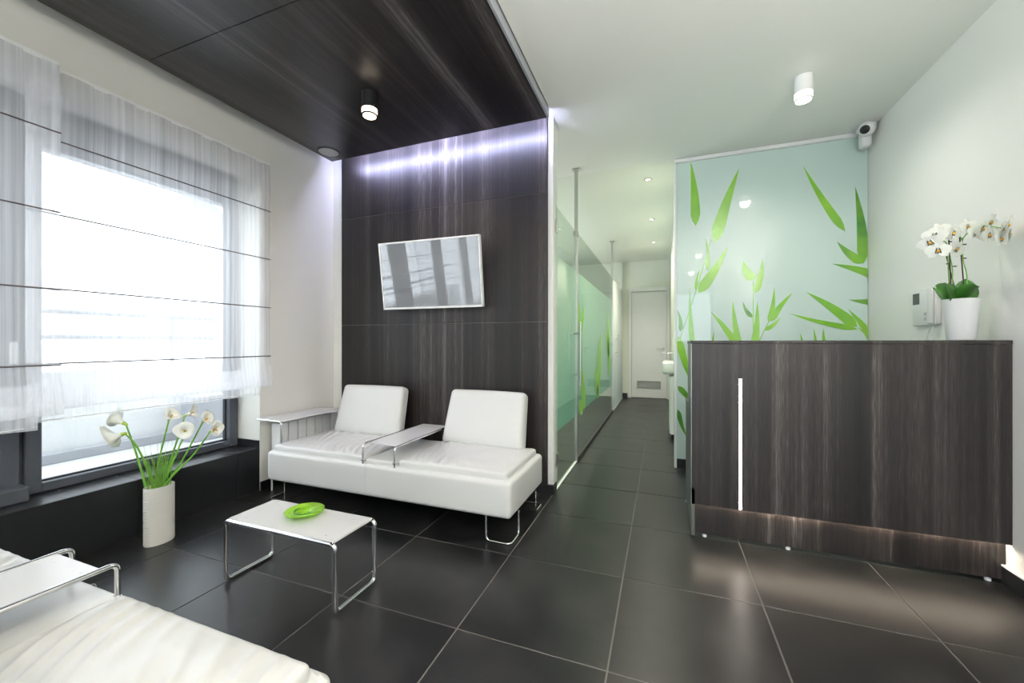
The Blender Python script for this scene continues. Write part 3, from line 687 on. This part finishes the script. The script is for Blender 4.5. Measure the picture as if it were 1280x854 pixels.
def fill_torch(label, loc, power):  # unseen uplights added to brighten the ceiling
    t = thing('fill_uplight', label, 'lamp', loc)
    obj('base', lathe(bm_(), [(0, 0), (.14, 0), (.14, .015), (.02, .03), (0, .03)], 28), 'steel', t, True)
    obj('pole', tube(bm_(), [(0, 0, .02), (0, 0, 1.7)], .012), 'steel', t, True)
    obj('lamp_shade', lathe(bm_(), [(.02, 1.68), (.15, 1.78), (.147, 1.785), (.02, 1.69)], 32), 'white_lac', t, True)
    obj('bulb', lathe(bm_(), [(0, 1.70), (.05, 1.71), (.05, 1.73), (0, 1.735)], 20), 'lampw', t, True)
    l = bpy.data.lights.new('lamp_light', 'SPOT'); l.energy = power; l.color = (1, .96, .90); l.spot_size = math.radians(165); l.spot_blend = .6; l.shadow_soft_size = .1
    o = bpy.data.objects.new('lamp_light', l); COL.objects.link(o); o.parent = t; o.location = (0, 0, 1.78); o.rotation_euler = (PI, 0, 0)
fill_torch('added unseen steel uplight by the right wall, behind the viewer', (1.1, -.7, 0), 880)
fill_torch('added unseen steel uplight in the rear left corner of the room', (-2.2, -2.5, 0), 130)
sp = thing('ceiling_speaker', 'round white speaker grille in the far left corner of the wood ceiling', 'speaker', (-2.68, 2.66, 2.8))
obj('rim', lathe(bm_(), [(.082, 0), (.094, 0), (.092, -.006), (.082, -.008), (.082, 0)], 40), 'black', sp, True)
obj('grille', lathe(bm_(), [(0, -.009), (.078, -.006), (.081, 0), (0, 0)], 40), 'grey_plastic', sp, True)
cc = thing('security_camera', 'white turret security camera in the ceiling corner above the bamboo glass', 'camera', (1.485, 3.865, 2.86))
obj('mount', bx(bm_(), -.04, .05, -.03, .11, -.035, 0, .012, 3), 'plastic', cc, True)
b = bmesh.ops.create_uvsphere
bm = bm_(); bmesh.ops.create_uvsphere(bm, u_segments=24, v_segments=16, radius=.055); xf(bm, Matrix.Translation((-.01, -.02, -.05))); hd_ = obj('camera_ball', bm, 'plastic', cc, True)
fd = Vector((-.55, -.75, -.35)).normalized()
q = fd.to_track_quat('Z', 'Y').to_matrix().to_4x4()
obj('lens', xf(lathe(bm_(), [(0, .0), (.031, 0), (.031, .056), (.025, .060), (0, .061)], 20), Matrix.Translation((-.01, -.02, -.052)) @ q @ Matrix.Translation((0, 0, -.006))), 'black', hd_, True)
obj('junction_box', bx(bm_(), -.03, .035, .0, .085, -.175, -.02, .022, 4), 'plastic', cc, True)
first = None
for i, (y, lb) in enumerate(((4.394, 'nearest recessed downlight in the corridor ceiling'), (5.836, 'middle recessed downlight in the corridor ceiling'), (7.179, 'farthest recessed downlight in the corridor ceiling'))):
    if first is None:
        first = t = thing('downlight', lb, 'lamp', (-.14, y, 2.86), 0, 'corridor downlights')
        obj('trim_ring', lathe(bm_(), [(.026, 0), (.042, 0), (.040, -.005), (.028, -.006), (.026, 0)], 28), 'steel', t, True)
        obj('bulb', lathe(bm_(), [(0, -.003), (.025, -.002), (.025, 0), (0, 0)], 20), 'warm', t, True)
        l = bpy.data.lights.new('downlight_light', 'SPOT'); l.energy = 62; l.color = (1, .93, .78); l.spot_size = math.radians(130); l.spot_blend = .9; l.shadow_soft_size = .03
        o = bpy.data.objects.new('downlight_light', l); COL.objects.link(o); o.parent = t; o.location = (0, 0, -.02)
    else: dup(first, (-.14, y, 2.86), lb)
for i, (x, y, lb) in enumerate(((-1.9, 4.6, 'added recessed downlight in the treatment room behind the glass, near one'), (-1.9, 7.0, 'added recessed downlight in the treatment room behind the glass, far one'))):  # lamps added to brighten the side room behind the glass
    t = dup(first, (x, y, 2.86), lb); t['group'] = 'added treatment room downlights'
    for ch in t.children:
        if ch.type == 'LIGHT': ch.data = ch.data.copy(); ch.data.energy = 220
# led strip behind the ceiling panel edge
ls = thing('cove_light', 'cool white led strip washing the top of the dark wood wall', 'led strip', (-1.79, 2.8165, 2.812))
obj('strip', bx(bm_(), -.92, .97, 0, .006, 0, .012), 'led_cool', ls)
obj('profile', bx(bm_(), -.92, .97, -.0012, 0, -.002, .016), 'alu', ls)

# ================================================================== radiator
ra = thing('radiator', 'white sectional radiator on the left wall under the arm shelf', 'radiator', (XL, 2.31, 0))
for k in range(7): obj('section', bx(bm_(), .035, .125, k*.088+.002, k*.088+.080, .13, .52, .003, 1), 'white_lac', ra)
obj('pipe', tube(bm_(), [(.08, -.0, .5), (.08, .61, .5)], .018), 'white_lac', ra, True); obj('pipe', tube(bm_(), [(.08, -.0, .16), (.08, .61, .16)], .018), 'white_lac', ra, True)
obj('valve', tube(bm_(), [(.08, -.0, .16), (.08, -.035, .16)], .012), 'steel', ra, True)
obj('feed_pipe', tube(bm_(), [(.08, -.03, .16), (.08, -.03, .0)], .007), 'white_lac', ra, True)
for y in (.1, .5): obj('wall_bracket', bx(bm_(), 0, .05, y, y+.02, .40, .46), 'white_lac', ra)

# ================================================================== roman blinds
def blind(label, y0, y1, x, rods, bot_front, bot_back):
    t = thing('roman_blind', label, 'blind', (x, (y0+y1)/2, 0), 0)
    hl = (y1-y0)/2; zs = [2.575]+rods
    ny = 40
    prof = []
    for a, b_ in zip(zs, zs[1:]):
        for k in range(6): u = k/6; prof.append((.010*math.sin(PI*u)*(.6), a+(b_-a)*u))
    zl = zs[-1]
    prof += [(0, zl), (.012, zl-.08), (.026, zl-.16), (.032, bot_front+.03), (.026, bot_front), (.014, bot_front+.008), (.008, bot_front+.06)]
    back = [(-.002, zl-.1), (-.003, (zl+bot_back)/2), (0, bot_back+.02), (0, bot_back)]
    def sheet(pr_, nm, inset=0):
        bm = bm_(); g = []
        for x_, z in pr_:
            g.append([bm.verts.new((x_+.0025*math.sin(j*1.1+z*3)+(.004*noise.noise(Vector((j*.6, z*2, y0))) if z < 2.5 else 0), -hl+inset*0+(2*hl-inset)*j/ny+.003*math.sin(z*9)*(1 if j == ny else 0), z+(.002*math.sin(j*.9) if z < 1.2 else 0))) for j in range(ny+1)])
        for A, B in zip(g, g[1:]):
            for j in range(ny): bm.faces.new((A[j], A[j+1], B[j+1], B[j]))
        return obj(nm, bm, 'voile', t, True)
    sheet(prof, 'fabric'); sheet(back, 'rear_fabric', .08)
    # folded heading band and side hems: doubled cloth
    sheet([(-.006, 2.575), (-.006, 2.40)], 'heading_band')
    for s in (-1, 1):
        bm = bm_(); g = [[bm.verts.new((-.005, s*hl-s*.03*j, z)) for j in range(2)] for z in (2.57, 1.06)]
        bm.faces.new((g[0][0], g[0][1], g[1][1], g[1][0])); obj('side_hem', bm, 'voile', t)
    obj('head_rail', bx(bm_(), -.014, -.001, -hl, hl, 2.568, 2.592), 'white_lac', t)
    for z in rods: obj('rod', tube(bm_(), [(.012, -hl, z), (.012, hl, z)], .004, 6), 'rubber', t)
    obj('hem_bar', tube(bm_(), [(.0, -hl, bot_back+.012), (.0, hl-.08, bot_back+.012)], .003, 6), 'white_lac', t)
    obj('cord', tube(bm_(), [(-.006, -hl*.6, 2.56), (-.006, -hl*.6, bot_back+.03)], .0012, 5), 'white_lac', t)
    obj('cord', tube(bm_(), [(-.006, hl*.6, 2.56), (-.006, hl*.6, bot_back+.03)], .0012, 5), 'white_lac', t)
blind('sheer white roman blind over the right half of the left window', 1.0, 2.31, -2.936, [2.206, 1.824, 1.44, 1.056], .82, .757)
blind('sheer white roman blind cut by the left edge of the photo', -.28, 1.098, -2.875, [2.228, 1.824, 1.432, 1.05], .80, .735)
blind('sheer white roman blind furthest back along the left window, behind the viewer', -1.6, -.29, -2.936, [2.206, 1.824, 1.44, 1.056], .82, .757)

# ================================================================== intercom and orchid
ic = thing('door_intercom', 'white wall intercom with small dark display on the right wall', 'intercom', (XR, 3.235, 1.27))
obj('body', bx(bm_(), -.028, 0, -.12, .12, 0, .225, .006, 2), 'plastic', ic, True)
obj('display', bx(bm_(), -.030, -.027, .04, .108, .135, .205), 'lcd', ic)
obj('handset', bx(bm_(), -.042, -.027, -.112, -.062, .008, .217, .007, 3), 'plastic', ic, True)
obj('button', bx(bm_(), -.031, -.027, -.03, -.01, .03, .05, .001, 1), 'grey_plastic', ic); obj('button', bx(bm_(), -.031, -.027, -.03, -.01, .06, .08, .001, 1), 'grey_plastic', ic)
obj('cable', tube(bm_(), smoothpath([(-.02, -.08, .01), (-.03, -.09, -.08), (-.02, -.05, -.2), (-.03, -.06, -.5), (-.02, -.06, -.515)], 5), .003, 6), 'plastic', ic, True)
obj('cable', tube(bm_(), smoothpath([(-.02, -.06, .01), (-.03, -.03, -.1), (-.02, -.01, -.25), (-.03, -.02, -.515)], 5), .003, 6), 'plastic', ic, True)
k_ = .00408
def ol(u, v, d=0.0): return Vector(((u-1203)*k_, d, 1.165-(v-428)*k_-1.176))
def oc(a, b_, d=0.0): return ol(1130+a/4.747, 260+b_/4.747, d)
orc = thing('potted_orchid', 'white flowering orchid in a white pot on the reception desk', 'plant', (1.432, 2.725, 1.176), YAW)
obj('pot', lathe(bm_(), [(0, 0), (.050, 0), (.053, .004), (.067, .200), (.070, .21), (.066, .21), (.062, .195), (.058, .16), (0, .16)], 40), 'pot', orc, True)
obj('soil', lathe(bm_(), [(0, .178), (.060, .172), (0, .165)], 24), 'stake', orc)
for pts in ([(270, 125, 0), (284, 460, 0), (300, 600, 0)], [(347, 132, .01), (362, 470, .0), (362, 600, 0)], [(283, 280, .02), (322, 430, .02), (340, 600, .0)]):
    obj('stake', tube(bm_(), [oc(*p) for p in pts], .0028, 7), 'stake', orc, True)
STEMS = [[(-0.025, 0.01, 0.16), (-0.05, 0.01, 0.285), (-0.058, 0.01, 0.419), (-0.073, 0.0, 0.49), (-0.109, -0.01, 0.509), (-0.132, -0.01, 0.526)], [(0.02, 0.0, 0.159), (0.029, 0.0, 0.318), (0.01, 0.0, 0.408), (0.005, 0.0, 0.503), (0.018, 0.0, 0.533), (0.038, -0.022, 0.569), (0.006, -0.105, 0.553), (-0.029, -0.201, 0.514)], [(-0.027, 0.0, 0.159), (-0.044, 0.0, 0.283), (-0.047, 0.0, 0.374), (-0.073, 0.0, 0.468), (-0.113, 0.0, 0.464)], [(0.007, 0.0, 0.511), (-0.03, -0.01, 0.539), (-0.071, -0.02, 0.54)]]
for pts in STEMS:
    obj('flower_stem', tube(bm_(), smoothpath(pts, 5), .0024, 7), 'stem', orc, True)
for a, b_ in ((280, 198), (268, 330), (308, 345), (365, 215), (365, 297)):
    obj('clip', xf(bx(bm_(), -.008, .008, -.004, .004, -.0025, .0025, .001, 1), Matrix.Translation(oc(a, b_))), 'stake', orc)
def leaf_mesh(path, wmax, droop=.3, side=Vector((1, 0, 0))):
    p = smoothpath(path, 5); n = len(p); bm = bm_(); g = []
    for i, q in enumerate(p):
        u = i/(n-1); w_ = wmax*math.sin(PI*min(1, .13+u*.87))**.55*(1 if u < 1 else .02)
        t = (p[min(i+1, n-1)]-p[max(i-1, 0)]).normalized(); s = side-t*side.dot(t); s.normalize(); nn = s.cross(t)
        g.append([bm.verts.new(q+s*w_*.5*a+nn*(-abs(a)**1.5*w_*.5*droop)) for a in (-1, -.5, 0, .5, 1)])
    for A, B in zip(g, g[1:]):
        for j in range(4): bm.faces.new((A[j], A[j+1], B[j+1], B[j]))
    return bm
for path, wd, sd in (([oc(325, 560, 0), oc(270, 505, -.03), oc(195, 460, -.05)], .05, Vector((.5, 0, .8))), ([oc(330, 565, 0), oc(325, 500, -.05), oc(345, 478, -.08)], .085, Vector((1, 0, 0))),
                     ([oc(345, 560, 0), oc(378, 490, .0), oc(398, 415, .02)], .075, Vector((.8, -.5, 0))), ([oc(340, 560, .02), oc(330, 480, .05), oc(355, 428, .08)], .08, Vector((1, .1, 0))), ([oc(320, 560, .03), oc(310, 480, .06), oc(285, 455, .09)], .06, Vector((1, .3, 0)))):
    o = obj('leaf', leaf_mesh(path, wd*1.3, .3, sd), 'leaf', orc, True); md = o.modifiers.new('thick', 'SOLIDIFY'); md.thickness = .002
# one orchid flower mesh, shared
bm = bm_()
def petal(bm, ang, L, W_, z=0):
    p0 = [bm.verts.new((0, 0, z))]; rows = []
    for i in range(1, 6):
        u = i/5; ww = W_*math.sin(PI*(.1+.86*u))**.7; rows.append([bm.verts.new((math.cos(ang)*L*u-math.sin(ang)*ww*a, math.sin(ang)*L*u+math.cos(ang)*ww*a, z+.005*math.sin(u*2.2)-.002*abs(a))) for a in (-.5, 0, .5)])
    for j in range(2): bm.faces.new((p0[0], rows[0][j], rows[0][j+1]))
    for A, B in zip(rows, rows[1:]):
        for j in range(2): bm.faces.new((A[j], A[j+1], B[j+1], B[j]))
for a, L, W_ in ((90, .030, .020), (215, .030, .019), (325, .030, .019)): petal(bm, math.radians(a), L, W_)
for a in (12, 168): petal(bm, math.radians(a), .034, .034, .002)
pm = bpy.data.meshes.new('flower'); bm.to_mesh(pm); bm.free(); pm.materials.append(M['petal'])
pm.polygons.foreach_set('use_smooth', [True]*len(pm.polygons))
bm = lathe(bm_(), [(0, .0), (.003, .002), (.0042, .006), (.002, .009), (0, .010)], 8); cm = bpy.data.meshes.new('flower_lip'); bm.to_mesh(cm); bm.free(); cm.materials.append(M['pollen'])
FL = [(-0.165, -0.025, 0.526, -35), (-0.119, -0.005, 0.553, -20), (-0.19, -0.03, 0.491, -50), (-0.168, -0.044, 0.445, -30), (-0.105, -0.015, 0.541, 0), (-0.041, -0.009, 0.462, 10), (-0.09, -0.039, 0.535, 15), (-0.014, -0.037, 0.565, 5), (0.015, -0.074, 0.546, 10), (-0.006, -0.119, 0.503, 10), (0.008, -0.055, 0.526, 0), (-0.016, -0.134, 0.561, 20), (-0.029, -0.194, 0.508, 25), (-0.037, -0.191, 0.465, 15), (-0.061, -0.234, 0.521, 35), (-0.049, -0.232, 0.478, 40)]
for i, (fx, fy_, fz, yw) in enumerate(FL):
    o = bpy.data.objects.new('flower', pm); COL.objects.link(o); o.parent = orc
    dd = Vector((math.sin(math.radians(yw)), -math.cos(math.radians(yw)), -.1+.25*math.sin(i*2.1)))
    mt = Matrix.Translation((fx, fy_, fz)) @ dd.to_track_quat('Z', 'Y').to_matrix().to_4x4() @ Matrix.Rotation(.4*math.sin(i), 4, 'Z') @ Matrix.Scale(1.5, 4)
    o.matrix_local = mt
    c = bpy.data.objects.new('flower_lip', cm); COL.objects.link(c); c.parent = o
